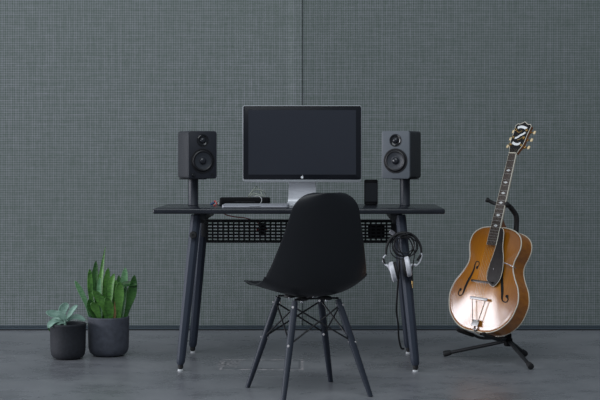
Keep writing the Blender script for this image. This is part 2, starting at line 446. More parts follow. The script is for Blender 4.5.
# ------------------------------------------------------------------ speaker stands and speakers
def speaker_stand(x, y, rz, label):
    t = thing('speaker_stand', label, 'stand', (x, y, DZ), (0, 0, rz), 'pair of tube speaker stands on the desk')
    b = MB(); b.lathe([(.0245, 0), (.0255, .002), (.0245, .004), (.0245, .126)], 40); b.build('tube', M['tube'], t)
    b = MB(); b.box((.128, .150, .004), (0, .004, .128), .0015); b.build('top_plate', M['blackmetal'], t)
    return t
def speaker(x, y, rz, label, frontm, boxm):
    t = thing('speaker', label, 'speaker', (x, y, DZ + .1302), (0, 0, rz), 'pair of bookshelf speakers')
    W, D, H = .142, .182, .229
    b = MB(); b.prism(rrect(W, H, .013, 5, 0, H / 2), -D / 2 + .016, D / 2, .003); b.build('cabinet', boxm, t)
    f = MB(); f.prism(rrect(W, H, .013, 5, 0, H / 2), -D / 2, -D / 2 + .0155, .003); fo = f.build('baffle', frontm, t)
    F = -D / 2
    def ring(cx, cz, prof, name, m, parent, seg=48):
        q = MB(); q.lathe(prof, seg, Matrix.Translation((cx, F, cz)) @ YF, False, True); return q.build(name, m, parent)
    # woofer at cz .087, tweeter at cz .187
    cz = .086
    wf = ring(0, cz, [(.060, .0005), (.0595, .0025), (.054, .003), (.052, .001)], 'woofer', M['surround'], t)
    # recessed dish: modelled just proud of the baffle
    q = MB(); q.lathe([(.0525, .0012), (.050, .0055), (.046, .0072), (.042, .0060), (.040, .0030)], 48, Matrix.Translation((0, F, cz)) @ YF, False, False); q.build('surround', M['surround'], wf)
    q = MB(); q.lathe([(.0405, .0042), (.035, .0030), (.025, .0014), (.017, .0010), (.0165, .0012)], 48, Matrix.Translation((0, F, cz)) @ YF, False, True); q.build('cone', M['cone'], wf)
    q = MB(); q.lathe([(.0175, .0010), (.0165, .0045), (.013, .0085), (.007, .0112), (.001, .0118)], 32, Matrix.Translation((0, F, cz)) @ YF, False, True); q.build('dust_cap', M['dome'], wf)
    cz = .184
    tw = ring(0, cz, [(.0305, .0005), (.0300, .0022), (.026, .0016), (.019, .0008)], 'tweeter', M['surround'], t)
    q = MB(); q.lathe([(.0285, .0016), (.025, .0040), (.021, .0030), (.0175, .0012)], 40, Matrix.Translation((0, F, cz)) @ YF, False, False); q.build('waveguide', M['gloss'], tw)
    q = MB(); q.lathe([(.014, .0010), (.013, .0055), (.009, .0090), (.004, .0106), (.0005, .011)], 32, Matrix.Translation((0, F, cz)) @ YF, False, True); q.build('dome', M['dome'], tw)
    return t, F
speaker_stand(on_desk(193.2, 7.06), 7.06, R(0), 'black tube speaker stand at the left end of the desk')
speaker_stand(on_desk(405.0, 7.06), 7.06, R(0), 'black tube speaker stand at the right end of the desk')
sl, F = speaker(on_desk(197.3, 7.06), 7.055, R(21), 'black bookshelf speaker on the left stand with a shaded grey front and volume knob', M['spk_front_shaded'], M['spk_box'])
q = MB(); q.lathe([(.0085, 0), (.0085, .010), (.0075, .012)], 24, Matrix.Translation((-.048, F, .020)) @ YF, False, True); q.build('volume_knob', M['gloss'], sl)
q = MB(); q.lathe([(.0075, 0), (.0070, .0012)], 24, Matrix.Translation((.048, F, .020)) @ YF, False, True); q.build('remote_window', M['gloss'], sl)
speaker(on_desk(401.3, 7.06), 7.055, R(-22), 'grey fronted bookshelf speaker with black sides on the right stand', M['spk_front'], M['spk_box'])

# ------------------------------------------------------------------ monitor
mon = thing('computer_monitor', 'wide silver framed computer monitor with a dark blank screen on the desk', 'monitor', (.0105, 7.03, DZ), (0, 0, 0))
W, H, Z0 = .577, .370, .114
b = MB(); b.prism(rrect(W, H, .012, 6, 0, Z0 + H / 2), -.004, .022, .003); b.build('housing', M['alu_edge'], mon)
b = MB(); b.prism(rrect(W - .007, H - .014, .009, 6, 0, Z0 + H / 2 + .0045), -.0065, -.0035, .0008); b.build('bezel', M['bezel'], mon)
b = MB(); b.box((.520, .001, .312), (0, -.0069, Z0 + .191)); b.build('screen', M['screen'], mon, smooth=0)
apple = []
for k in range(40):
    a = 2 * PI * k / 40
    r = 1 + .10 * math.cos(2 * a) * .5
    x, z = math.cos(a) * r * .92, math.sin(a) * r
    if abs(x) < .35 and z > 0: z -= .16 * (1 - abs(x) / .35)
    if abs(x) < .3 and z < 0: z += .10 * (1 - abs(x) / .3)
    dd = math.hypot(x - 1.15, z - .15)
    if dd < .48: x = 1.15 - math.sqrt(max(0, .48 ** 2 - (z - .15) ** 2))
    apple.append((x * .0065, Z0 + .0220 + z * .0065))
b = MB(); b.prism(apple, -.0074, -.0064)
lf = [(0 + .0010, .0100), (.0012, .0128), (.0036, .0150), (.0040, .0122), (.0022, .0100)]
b.prism([(x * .78, Z0 + .0220 + z * .78) for x, z in lf], -.0074, -.0064); b.build('logo', M['logo'], mon, smooth=0)
# stand: plate that comes down behind the display and bends forward into the foot
prof = [(.030, .29), (.038, .22), (.047, .14), (.055, .075), (.058, .045), (.057, .026), (.050, .013), (.034, .0065), (.0, .0035), (-.10, .0035)]
prof = [(p.x, p.y) for p in catmull([Vector((a, c, 0)) for a, c in prof], 5)]
b = MB(); rows = []
for i, (y, z) in enumerate(prof):
    j = min(i + 1, len(prof) - 1); k = max(i - 1, 0)
    tx = Vector((prof[j][0] - prof[k][0], prof[j][1] - prof[k][1])).normalized(); n = Vector((-tx.y, tx.x)) * .003
    hw = lerp_tab([(0, .061), (.3, .066), (.62, .070), (1, .075)], i / (len(prof) - 1))
    z = max(z, .0032)
    rows.append([Vector((-hw, y - n.x, z - n.y)), Vector((hw, y - n.x, z - n.y)), Vector((hw, y + n.x, z + n.y)), Vector((-hw, y + n.x, z + n.y))])
b.faces_grid(rows, True, True, True); b.build('stand', M['alu'], mon, smooth=30)

# ------------------------------------------------------------------ things on the desk
lap = thing('laptop', 'closed thin silver laptop lying on the left half of the desk', 'laptop', (on_desk(255.8, 6.76), 6.815, DZ), (0, 0, R(-1)))
b = MB(); b.prism(rrect(.308, .215, .012, 5), 0, 1); bm0 = b.bm
def slab(w, d, r, z0, z1, bev):
    q = MB(); q.prism(rrect(w, d, r, 6), z0, z1, bev)
    bmesh.ops.transform(q.bm, matrix=Matrix(((1, 0, 0, 0), (0, 0, 1, 0), (0, 1, 0, 0), (0, 0, 0, 1))), verts=q.bm.verts)
    return q
bm0.free()
slab(.308, .213, .012, .0015, .0092, .0025).build('base', M['lapalu'], lap)
slab(.308, .213, .012, .0098, .0138, .0018).build('lid', M['lapalu'], lap)
q = MB(); q.box((.0510, .004, .0022), (0, -.1065, .0090), .0008); q.build('opening_notch', M['alu_edge'], lap)
for sx in (-1, 1):
    for sy in (-1, 1):
        q = MB(); q.lathe([(.006, 0), (.006, .002)], 16, Matrix.Translation((sx * .135, sy * .09, 0))); q.build('rubber_foot', M['rubber'], lap)

box = thing('docking_box', 'low black rounded equipment box lying behind the silver laptop', 'box', (on_desk(245, 7.06), 7.075, DZ))
slab(.243, .135, .012, .0, .0365, .005).build('body', M['black'], box)
q = MB(); q.box((.10, .001, .003), (0, -.0676, .018)); q.build('front_slot', M['gloss'], box)

cb = MB()
cx = on_desk(257, 7.06); zz = DZ + .0395
cb.tube([(cx - .040, 7.05, zz), (cx - .036, 7.04, zz + .012), (cx - .012, 7.05, zz + .044), (cx + .001, 7.06, zz + .050), (cx + .022, 7.05, zz + .020), (cx + .020, 7.04, zz + .006), (cx - .020, 7.05, zz + .010), (cx - .028, 7.06, zz + .020), (cx - .004, 7.05, zz + .036), (cx + .032, 7.05, zz + .030), (cx + .040, 7.06, zz + .014), (cx + .030, 7.06, zz + .001)], .0023, 8, smoothn=8)
cb.tube([(cx - .035, 7.06, zz), (cx - .018, 7.05, zz + .018), (cx + .012, 7.04, zz + .012), (cx + .036, 7.04, zz + .002)], .0023, 8, smoothn=8)
tag(cb.build('coiled_cable', M['greycable']), 'loose grey green cable coiled on top of the black equipment box', 'cable')
cb = MB(); cb.tube([(cx - .012, 7.04, zz + .002), (cx + .008, 7.02, zz + .006), (cx + .022, 7.002, zz - .003), (cx + .024, 6.994, zz - .018), (cx + .018, 6.986, zz - .028), (cx + .012, 6.978, zz - .0345)], .0021, 8, smoothn=8)
tag(cb.build('charging_cable', M['whitecable']), 'short white cable hanging over the front of the black equipment box', 'cable')

pl = thing('cable_plug', 'small navy and red cable plug lying left of the silver laptop', 'plug', (on_desk(213.5, 6.98), 6.98, DZ))
q = MB(); q.tube([(-.014, 0, .006), (.004, 0, .0165)], .0055, 14); q.build('plug_body', M['bluep'], pl)
q = MB(); q.tube([(.003, 0, .016), (.007, 0, .024), (.013, -.004, .016), (.017, -.006, .006)], .0032, 8, smoothn=4); q.build('red_sleeve', M['redp'], pl)
q = MB(); q.tube([(.016, -.006, .005), (.03, 0, .003), (.042, .02, .003), (.05, .05, .003)], .0022, 8, smoothn=5); q.build('lead', M['blackcable'], pl)
q = MB(); q.box((.010, .010, .007), (.006, -.012, .0036), .002); q.build('red_tip', M['redp'], pl)
pl2 = MB(); pl2.tube([(on_desk(215, 7.04), 7.03, DZ + .0045), (on_desk(217, 7.04), 7.03, DZ + .020), (on_desk(219.0, 7.04), 7.035, DZ + .019), (on_desk(218.5, 7.03), 7.02, DZ + .0045)], .0022, 8, smoothn=6)
tag(pl2.build('white_lead', M['whitecable']), 'short bent white lead standing behind the red cable plug', 'cable')

ph = thing('smartphone', 'black smartphone standing upright beside the right speaker stand', 'phone', (on_desk(371, 7.08), 7.08, DZ), (R(0), 0, R(3)))
q = MB(); q.prism(rrect(.066, .124, .008, 5, 0, .062), -.0045, .0045, .002); q.build('body', M['black'], ph)
q = MB(); q.box((.058, .0008, .090), (0, -.0047, .062)); q.build('screen', M['gloss'], ph, smooth=0)
q = MB(); q.box((.050, .040, .010), (0, .006, .005), .003); q.build('dock', M['black'], ph)

# ------------------------------------------------------------------ chair
CX, CY, CR = .033, 6.063, R(22.5)
ch = thing('side_chair', 'black moulded shell chair with dowel legs seen from behind, pulled up to the desk', 'chair', (CX, CY, 0), (0, 0, CR))
prof = [(.236, .428), (.226, .440), (.19, .444), (.13, .436), (.05, .418), (-.04, .406), (-.115, .411), (-.165, .441), (-.190, .498), (-.203, .570), (-.214, .650), (-.224, .730), (-.231, .795), (-.234, .837)]
pp = catmull([Vector((0, a, c)) for a, c in prof], 6)
L = [0]
for a, c in zip(pp, pp[1:]): L.append(L[-1] + (c - a).length)
TL = L[-1]
WT = [(0, .200), (.12, .215), (.30, .226), (.42, .231), (.52, .228), (.62, .212), (.72, .190), (.82, .168), (.92, .148), (1, .134)]
LT = [(0, .004), (.10, .012), (.25, .036), (.38, .066), (.48, .084), (.56, .080), (.66, .062), (.8, .040), (.93, .030), (1, .026)]
def shell_grid(nu=28):
    rows = []
    for i, p in enumerate(pp):
        v = L[i] / TL
        a = pp[max(i - 1, 0)]; c = pp[min(i + 1, len(pp) - 1)]
        tg = (c - a).normalized(); nrm = Vector((0, tg.z, -tg.y))
        if nrm.z < 0 and tg.z < .5: nrm = -nrm
        W_ = smooth_tab(WT, v)
        for e, r in ((v * TL, .055), ((1 - v) * TL, .078)):
            if e < r: W_ = min(W_, W_ - r + math.sqrt(max(0, r * r - (r - e) ** 2)))
        lf_ = smooth_tab(LT, v)
        row = []
        for j in range(nu + 1):
            u = 2 * j / nu - 1
            su = math.sin(u * PI / 2) * .35 + u * .65
            lift = lf_ * abs(su) ** 2.4
            row.append(p + Vector((W_ * su - .005, 0, 0)) + nrm * lift)
        rows.append(row)
    return rows
b = MB(); b.faces_grid(shell_grid())
sh = b.build('seat_shell', M['chairshell'], ch, smooth=80)
md = sh.modifiers.new('th', 'SOLIDIFY'); md.thickness = .006; md.offset = -1
md = sh.modifiers.new('bv', 'BEVEL'); md.width = .002; md.segments = 2; md.limit_method = 'ANGLE'; md.angle_limit = R(60)
TOPX, TOPY, TZ = .096, .092, .379
FX, FY = .193, .203
legs = {}
for sx in (-1, 1):
    for sy in (-1, 1):
        top = Vector((sx * TOPX, sy * TOPY, TZ + .012)); bot = Vector((sx * FX, sy * FY, .0))
        d = (bot - top); 
        b = MB(); pts = [top.lerp(bot, k / 8) for k in range(9)]
        b.tube(pts, [.0120, .0145, .0150, .0148, .0142, .0134, .0125, .0116, .0105], 18)
        for vv in b.bm.verts:
            if vv.co.z < 0: vv.co.z = .0005
        lg = b.build('leg', M['dowel'], ch)
        legs[(sx, sy)] = (top, bot)
        n = d.normalized(); side = Vector((sx, sy, 0)).normalized()
        for frac in (.055, .44):
            p = top.lerp(bot, frac)
            q = MB(); q.tube([p - side * .0175, p + side * .0175], .0052, 12); q.build('bolt', M['nickel'], lg)
def at_leg(k, fr, off=.0):
    t, bo = legs[k]; return t.lerp(bo, fr)
for a, c in (((-1, -1), (1, -1)), ((1, -1), (1, 1)), ((1, 1), (-1, 1)), ((-1, 1), (-1, -1))):
    for s_, e_ in ((a, c), (c, a)):
        q = MB(); q.tube([at_leg(s_, .06), at_leg(e_, .43)], .0036, 10); q.build('cross_brace', M['wire'], ch)
for (sx, sy), (top, bot) in legs.items():
    q = MB()
    m = Vector((sx * .058, sy * .075, .414 if sy < 0 else .420))
    q.tube([at_leg((sx, sy), .10) + Vector((0, 0, 0)), top + Vector((0, 0, .004)), Vector((sx * .088, sy * .09, .397)), Vector((m.x, m.y, .397)), Vector((sx * .03, sy * .06, .396))], .0042, 10, smoothn=4)
    q.build('mounting_rod', M['wire'], ch)
    q = MB(); zt = .4085
    q.lathe([(.020, .390), (.024, .392), (.024, .400), (.018, .404)], 20, Matrix.Translation((sx * .055, sy * .068, 0))); q.build('shock_mount', M['rubber'], ch)
    q = MB(); q.lathe([(.0050, .380), (.0065, .382), (.0065, .391)], 14, Matrix.Translation((sx * .055, sy * .068, 0))); q.build('mount_screw', M['chrome'], ch)
q = MB(); q.tube([(-.03, .06, .396), (.03, .06, .396)], .0042, 10); q.tube([(-.03, -.06, .396), (.03, -.06, .396)], .0042, 10)
q.tube([(0, -.06, .396), (0, .06, .396)], .0042, 10); q.build('mounting_rod', M['wire'], ch)

# ------------------------------------------------------------------ guitar
GO = Vector((.831, 6.87, .153)); GROT = Euler((R(-17), R(2.7), R(-45)), 'XYZ'); GS = Vector((.985, 1.0, .912))
gt = thing('archtop_guitar', 'amber sunburst archtop guitar leaning back in its black floor stand', 'guitar', GO, GROT)
gt.scale = GS
GM = Matrix.Translation(GO) @ GROT.to_matrix().to_4x4() @ Matrix.Diagonal((*GS, 1))
half = [(0, 0), (.070, .004), (.130, .030), (.180, .083), (.202, .150), (.204, .195), (.188, .250), (.158, .300), (.137, .345), (.134, .385), (.147, .430), (.153, .470), (.140, .515), (.102, .545), (.050, .557), (0, .559)]
full = [Vector((x, z, 0)) for x, z in half] + [Vector((-x, z, 0)) for x, z in half[-2:0:-1]]
OUT = [(p.x, p.y) for p in catmull(full, 6, True)]
GC = (0, .27)
tabA = sorted((math.atan2(z - GC[1], x - GC[0]), math.hypot(x - GC[0], z - GC[1])) for x, z in OUT)
tabA = [(tabA[-1][0] - 2 * PI, tabA[-1][1])] + tabA + [(tabA[0][0] + 2 * PI, tabA[0][1])]
def arch(tt, A):
    if tt > .93: return -.0012 * math.sin((1 - tt) / .07 * PI)
    q = 1 - tt / .93
    return A * (math.sin(min(1, q * 1.15) * PI / 2) ** 1.25)
def topy(x, z, A=.017):
    a = math.atan2(z - GC[1], x - GC[0]); r = math.hypot(x - GC[0], z - GC[1])
    return -arch(min(1, r / lerp_tab(tabA, a)), A)
def plate(sign, y0, A):
    b = MB(); rows = []
    for tt in (1, .975, .95, .93, .9, .85, .78, .7, .6, .5, .4, .3, .2, .1, .03):
        rows.append([Vector((GC[0] + (x - GC[0]) * tt, y0 + sign * arch(tt, A), GC[1] + (z - GC[1]) * tt)) for x, z in OUT])
    b.faces_grid(rows, True, False, True); return b
DB = .090
body = MB(); body.faces_grid([[Vector((x, y, z)) for x, z in OUT] for y in (0, .02, .04, .064, DB)], True)
body = body.build('body_sides', M['maple'], gt, smooth=60)
tp = plate(-1, 0, .017).build('soundboard', M['sunburst'], gt, smooth=60)
plate(1, DB, .016).build('back_plate', M['maple'], gt, smooth=60)
for yy in (0.001, DB - .001):
    q = MB(); q.tube([Vector((x * 1.001, yy, GC[1] + (z - GC[1]) * 1.001)) for x, z in OUT], .0030, 8, closed=True); q.build('binding', M['ivory'], gt, smooth=60)
# f holes: dark ribbons laid on the soundboard, no real openings
def fhole(s):
    b = MB()
    pts = [(.066, .330), (.056, .343), (.060, .359), (.076, .362), (.086, .346), (.086, .320), (.093, .285), (.104, .250), (.113, .215), (.117, .190), (.124, .176), (.142, .172), (.150, .187), (.141, .203)]
    wd = [.0048, .0032, .003, .003, .0045, .0062, .0082, .0088, .0078, .0058, .0034, .003, .0035, .0052]
    P = catmull([Vector((x, z, 0)) for x, z in pts], 5); n = len(P)
    rows = []
    for i, p in enumerate(P):
        d = (P[min(i + 1, n - 1)] - P[max(i - 1, 0)]).normalized(); nn = Vector((-d.y, d.x, 0))
        q = i / (n - 1) * (len(wd) - 1); k = min(int(q), len(wd) - 2); w = (wd[k] + (wd[k + 1] - wd[k]) * (q - k)) * .85
        row = []
        for e in (-1, 0, 1):
            x, z = p.x + nn.x * w * e, p.y + nn.y * w * e
            row.append(Vector((s * x, topy(x, z) - .0009, z)))
        rows.append(row)
    b.faces_grid(rows)
    for (x, z) in (pts[0], pts[-1]):
        cen = b.bm.verts.new((s * x, topy(x, z) - .0012, z)); ring = []
        for k in range(14):
            a = 2 * PI * k / 14; xx, z2 = x + .0082 * math.cos(a), z + .0082 * math.sin(a)
            ring.append(b.bm.verts.new((s * xx, topy(xx, z2) - .0012, z2)))
        for k in range(14): b.bm.faces.new((cen, ring[k], ring[(k + 1) % 14]))
    # centre notch
    x, z = .0985, .268
    vs = []
    for dx, dz in ((-.013, 0), (0, -.003), (.013, 0), (0, .003)): vs.append(b.bm.verts.new((s * (x + dx), topy(x + dx, z + dz) - .0014, z + dz)))
    b.bm.faces.new(vs)
    b.build('f_hole', M['fhole'], tp, smooth=60)
fhole(1); fhole(-1)
# neck, fingerboard, heel
def yline(z): return -.0275 - (z - .46) * -.006 / .47     # board top plane
NZ0, NZ1 = .455, .957
b = MB(); rows = []
for z in (NZ0, .50, .555, .60, .70, .80, .90, NZ1):
    w = .0285 + (.0215 - .0285) * (z - NZ0) / (NZ1 - NZ0); y = yline(z)
    rows.append([Vector((-w, y + .006, z)), Vector((-w, y, z)), Vector((-w * .5, y - .0012, z)), Vector((w * .5, y - .0012, z)), Vector((w, y, z)), Vector((w, y + .006, z))])
b.faces_grid(rows, True, True, True); fb = b.build('fingerboard', M['rosewood'], gt, smooth=20)
for s in (-1, 1):
    q = MB(); rows = []
    for z in (NZ0, .7, NZ1):
        w = .0285 + (.0215 - .0285) * (z - NZ0) / (NZ1 - NZ0); y = yline(z)
        rows.append([Vector((s * (w - .0012), y - .0014, z)), Vector((s * (w + .0018), y - .0006, z)), Vector((s * (w + .0018), y + .0065, z)), Vector((s * (w - .0012), y + .0065, z))])
    q.faces_grid(rows, True, True, True); q.build('binding', M['ivory'], fb, smooth=0)
SL = .700
def zf(n): return NZ1 - SL * (1 - 2 ** (-n / 12))
fr = MB()
for n in range(1, 21):
    z = zf(n)
    if z < NZ0 + .003: break
    w = .0285 + (.0215 - .0285) * (z - NZ0) / (NZ1 - NZ0)
    q = MB(); q.box((2 * w, .0018, .0022), (0, yline(z) - .0014, z), .0005, 1); q.build('fret', M['frets'], fb, smooth=0)
for n in (3, 5, 7, 9, 12, 15):
    z = (zf(n) + zf(n - 1)) / 2; y = yline(z) - .0017
    q = MB(); h = .0075 if n != 12 else .009
    out = []
    for k in range(16):
        a = 2 * PI * k / 16; rr = 1 if k % 4 == 0 else (.62 if k % 2 else .72)
        out.append((math.cos(a) * .0145 * rr, z + math.sin(a) * h * rr))
    q.prism(out, y, y + .001); q.build('pearl_marker', M['pearl'], fb, smooth=0)
q = MB(); q.box((.044, .009, .006), (0, yline(NZ1) - .000, NZ1 + .003), .001); q.build('nut', M['ivory'], gt)
b = MB(); rows = []
for z, dp in ((.50, .020), (.548, .020), (.562, .020), (.60, .019), (.75, .018), (.90, .017), (.935, .016)):
    w = (.0285 + (.0215 - .0285) * (z - NZ0) / (NZ1 - NZ0)) - .0008; y = yline(z) + .0058
    rows.append([Vector((w * math.cos(PI * k / 10), y + dp * math.sin(PI * k / 10) ** .8, z)) for k in range(11)])
b.faces_grid(rows, True, True, True)
b.build('neck', M['neck'], gt, smooth=50)
b = MB(); rows = []
for z, w, y1 in ((.556, .024, DB - .004), (.562, .023, DB - .006), (.572, .021, .055), (.586, .020, .030), (.606, .018, .006), (.62, .015, -.004)):
    rows.append([Vector((w * math.cos(PI * k / 10), -.015 + (y1 + .015) * math.sin(PI * k / 10) ** .7, z)) for k in range(11)])
b.faces_grid(rows, True, True, True); b.build('neck_heel', M['neck'], gt, smooth=50)
# headstock, tilted back
hs = bpy.data.objects.new('headstock_pivot', None)
HM = Matrix.Translation((0, yline(NZ1) + .004, NZ1 + .004)) @ Matrix.Rotation(R(-12), 4, 'X') @ Matrix.Diagonal((1.03, 1, 1.2, 1))
bpy.data.objects.remove(hs)
ho = [(-.022, 0), (-.026, .014), (-.036, .034), (-.041, .060), (-.0405, .090), (-.043, .118), (-.046, .138), (-.036, .148), (-.024, .146), (-.012, .152), (0, .160), (.012, .152), (.024, .146), (.036, .148), (.046, .138), (.043, .118), (.0405, .090), (.041, .060), (.036, .034), (.026, .014), (.022, 0)]
def hbuild(q, name, m, parent, smooth=40):
    bmesh.ops.transform(q.bm, matrix=HM, verts=q.bm.verts); return q.build(name, m, parent, smooth)
q = MB(); q.prism(ho, .0, .0165); head = hbuild(q, 'headstock', M['neck'], gt, 30)
q = MB(); q.prism([(x * .99, z * .995) for x, z in ho], -.0018, .0); hbuild(q, 'head_veneer', M['ebony'], head, 30)
q = MB(); q.tube([Vector((x, -.001, z)) for x, z in ho[:]], .0016, 6, closed=True); hbuild(q, 'head_binding', M['ivory'], head)
def ribbon(pts, w):
    q = MB(); P = catmull([Vector((x, z, 0)) for x, z in pts], 5); n = len(P); A = []; B = []
    for i, p in enumerate(P):
        d = (P[min(i + 1, n - 1)] - P[max(i - 1, 0)]).normalized()
        A.append((p.x - d.y * w / 2, p.y + d.x * w / 2)); B.append((p.x + d.y * w / 2, p.y - d.x * w / 2))
    q.prism(A + B[::-1], -.0030, -.0019); return q
hbuild(ribbon([(-.028, .126), (-.014, .132), (.004, .131), (.026, .124)], .0125), 'pearl_banner', M['pearl'], head, 0)
hbuild(ribbon([(-.022, .074), (-.010, .078), (.004, .090), (.016, .096), (.026, .106)], .0095), 'pearl_banner', M['pearl'], head, 0)
hbuild(ribbon([(-.026, .052), (-.010, .045), (.008, .044), (.022, .050)], .0115), 'pearl_banner', M['pearl'], head, 0)
hbuild(ribbon([(-.024, .108), (-.010, .104), (.004, .114)], .0040), 'gold_vine', M['gold'], head, 0)
hbuild(ribbon([(-.004, .066), (.008, .070), (.022, .080), (.027, .070)], .0040), 'gold_vine', M['gold'], head, 0)
for s in (-1, 1):
    for z in (.040, .078, .116):
        q = MB(); q.lathe([(.0055, 0), (.0055, .004), (.0035, .006), (.0035, .012)], 16, Matrix.Translation((s * .031, -.002, z)) @ YF); tn = hbuild(q, 'tuner', M['gold'], head)
        q = MB(); q.tube([(s * .030, .019, z), (s * .058, .019, z)], .0026, 8); q.box((.016, .008, .013), (s * .034, .0205, z), .002); hbuild(q, 'tuner_shaft', M['gold'], tn)
        q = MB(); q.box((.013, .0075, .017), (s * .062, .019, z), .0035, 3); hbuild(q, 'tuner_button', M['cream'], tn)
# bridge, tailpiece, pickguard, strings
bz = NZ1 - SL
q = MB(); yb = topy(0, bz)
q.box((.150, .011, .012), (0, yb - .006, bz), .003); q.box((.118, .010, .008), (0, yb - .0175, bz), .002)
br = q.build('bridge', M['ebony'], gt)
for s in (-1, 1):
    q = MB(); q.tube([(s * .038, yb - .0185, bz), (s * .038, yb - .008, bz)], .0052, 12); q.build('thumb_wheel', M['tarn'], br)
tz = .166
q = MB(); q.box((.104, .007, .014), (0, -.033, tz), .0025)
tl = q.build('tailpiece', M['nickel'], gt)
for s in (-1, 1):
    q = MB(); q.tube([(s * .040, -.031, tz - .004), (s * .016, -.020, .045)], .0022, 8); q.build('trapeze_rod', M['tarn'], tl)
q = MB(); q.box((.040, .003, .034), (0, -.0185, .040), .0012, 2, Euler((R(-9), 0, 0))); q.box((.022, .018, .006), (0, -.006, -.0035 + .012), .001)
q.tube([(0, -.016, .024), (0, -.009, .004), (0, .000, -.0045)], .008, 8, flat=.25); q.build('hinge_plate', M['nickel'], tl)
q = MB(); q.lathe([(.006, 0), (.006, .004), (.0085, .007), (.006, .011)], 16, Matrix.Translation((0, DB * .5, 0)) @ Matrix.Rotation(PI, 4, 'X'), True, True); q.build('end_pin', M['ebony'], gt)
for k in range(6):
    o = (k - 2.5)
    q = MB(); q.tube([(o * .0092, -.0365, tz + .006), (o * .0100, yb - .0220, bz), (o * .0070, yline(NZ1) - .0050, NZ1 + .003), (max(-.031, min(.031, o * .0110)), yline(NZ1) + .006, NZ1 + .030)], [.0006, .0006, .0006, .0006], 5)
    q.build('string', M['string'], gt)
pgp = [(.030, .548), (.030, .500), (.029, .455), (.0235, .400), (.014, .340), (.0125, .300), (.022, .268), (.045, .247), (.062, .240), (.076, .248), (.092, .275), (.098, .310), (.096, .350), (.086, .400), (.070, .450), (.062, .500), (.056, .532), (.046, .548)]
PG = [(p.x, p.y) for p in catmull([Vector((x, z, 0)) for x, z in pgp], 4, True)]
q = MB(); q.prism(PG, -.0285, -.0262); pgo = q.build('pickguard', M['pguard'], gt, smooth=0)
q = MB(); q.tube([Vector((x, -.0275, z)) for x, z in PG], .0016, 6, closed=True); q.build('pickguard_binding', M['ivory'], pgo)
q = MB(); q.tube([(.090, -.0255, .372), (.137, -.008, .360), (.142, .002, .358), (.141, .012, .358)], .0022, 8, smoothn=3); q.build('pickguard_bracket', M['chrome'], pgo)
q = MB(); q.lathe([(.003, 0), (.003, .001)], 12, Matrix.Translation((.045, -.0285, .330)) @ YF); q.build('pickguard_screw', M['chrome'], pgo)

# ------------------------------------------------------------------ guitar stand
st = thing('guitar_stand', 'black tripod guitar stand holding the archtop guitar', 'stand', (.998, 6.965, 0))
SO = Vector((.998, 6.965, 0))
def L_(p): return Vector(p) - SO
hub = Vector((.998, 6.965, .098))
feet = [Vector((.705, 7.09, .012)), Vector((1.060, 6.67, .012)), Vector((1.098, 7.085, .012))]
q = MB(); q.lathe([(.014, .070), (.021, .074), (.021, .104), (.016, .110), (.016, .130), (.011, .133)], 24); q.build('hub', M['black'], st)
for f in feet:
    d = (f - hub); d.z = 0; d.normalize()
    s0 = Vector((hub.x, hub.y, .092)) + d * .016
    e = f + Vector((0, 0, .004))
    q = MB(); q.tube([L_(s0), L_(e)], .0085, 14); lg = q.build('leg', M['blackmetal'], st)
    dd = (e - s0).normalized()
    q = MB(); q.tube([L_(e - dd * .035), L_(e - dd * .030), L_(e - dd * .008), L_(e + dd * .002), L_(e + dd * .004)], [.0095, .0125, .0145, .0145, .010], 16)
    for vv in q.bm.verts: vv.co.z = max(vv.co.z, .0003)
    q.build('rubber_foot', M['rubber'], lg)
    q = MB(); q.box((.030, .012, .012), L_(s0 - dd * .004 + Vector((0, 0, .004))), .002, 2, Euler((0, 0, math.atan2(dd.y, dd.x)))); q.build('leg_hinge', M['black'], lg)
def G(x, y, z): return L_(GM @ Vector((x, y, z)))
topb = L_(Vector((hub.x, hub.y, .120)))
neckc = G(0, .030, .668)
# pole: rises behind the body, bends forward to the yoke
pa = G(.035, DB + .055, .30); pb = G(.026, DB + .030, .50); pc = G(.022, DB + .012, .606); pd = G(.018, DB - .015, .660); pe = G(.010, .040, .682)
q = MB(); q.tube([topb, topb.lerp(pa, .5) + Vector((0, .012, 0)), pa, pb, pc, pd, pe], .0085, 14, smoothn=8); q.build('pole', M['blackmetal'], st)
q = MB(); q.tube([pb.lerp(pc, .35), pc, pc.lerp(pd, .55) + Vector((.004, 0, .004)), pd, pe], .0125, 14, smoothn=6); q.build('foam_sleeve', M['rubber'], st)
q = MB(); q.tube([G(-.094, -.012, .696), G(-.070, .010, .688), G(-.035, .016, .684), G(0, .020, .682), G(.027, .012, .682), G(.031, -.016, .682)], .0088, 14, smoothn=6); yk = q.build('neck_yoke', M['rubber'], st)
q = MB(); q.tube([G(-.100, -.018, .698), G(-.094, -.012, .696), G(-.090, -.008, .695)], [.0105, .0125, .0105], 14); q.tube([G(.030, -.012, .682), G(.032, -.022, .682), G(.030, -.028, .682)], [.011, .0125, .009], 14); q.build('end_cap', M['rubber'], yk)
# cradle arms under the body
for s in (-1, 1):
    xa = .078
    zb = -.0135
    back = G(s * .050, DB + .045, -.014)
    q = MB(); q.tube([topb + Vector((0, 0, -.01)), back, G(s * xa, DB + .006, zb + .002), G(s * xa, .04, zb), G(s * xa, -.030, zb), G(s * xa, -.040, zb + .006)], .0065, 12, smoothn=4)
    ar = q.build('cradle_arm', M['blackmetal'], st)
    q = MB(); q.tube([G(s * xa, DB - .004, zb + .0005), G(s * xa, -.024, zb + .0005), G(s * xa, -.041, zb + .008)], .0098, 12, smoothn=3); q.build('foam_pad', M['rubber'], ar)

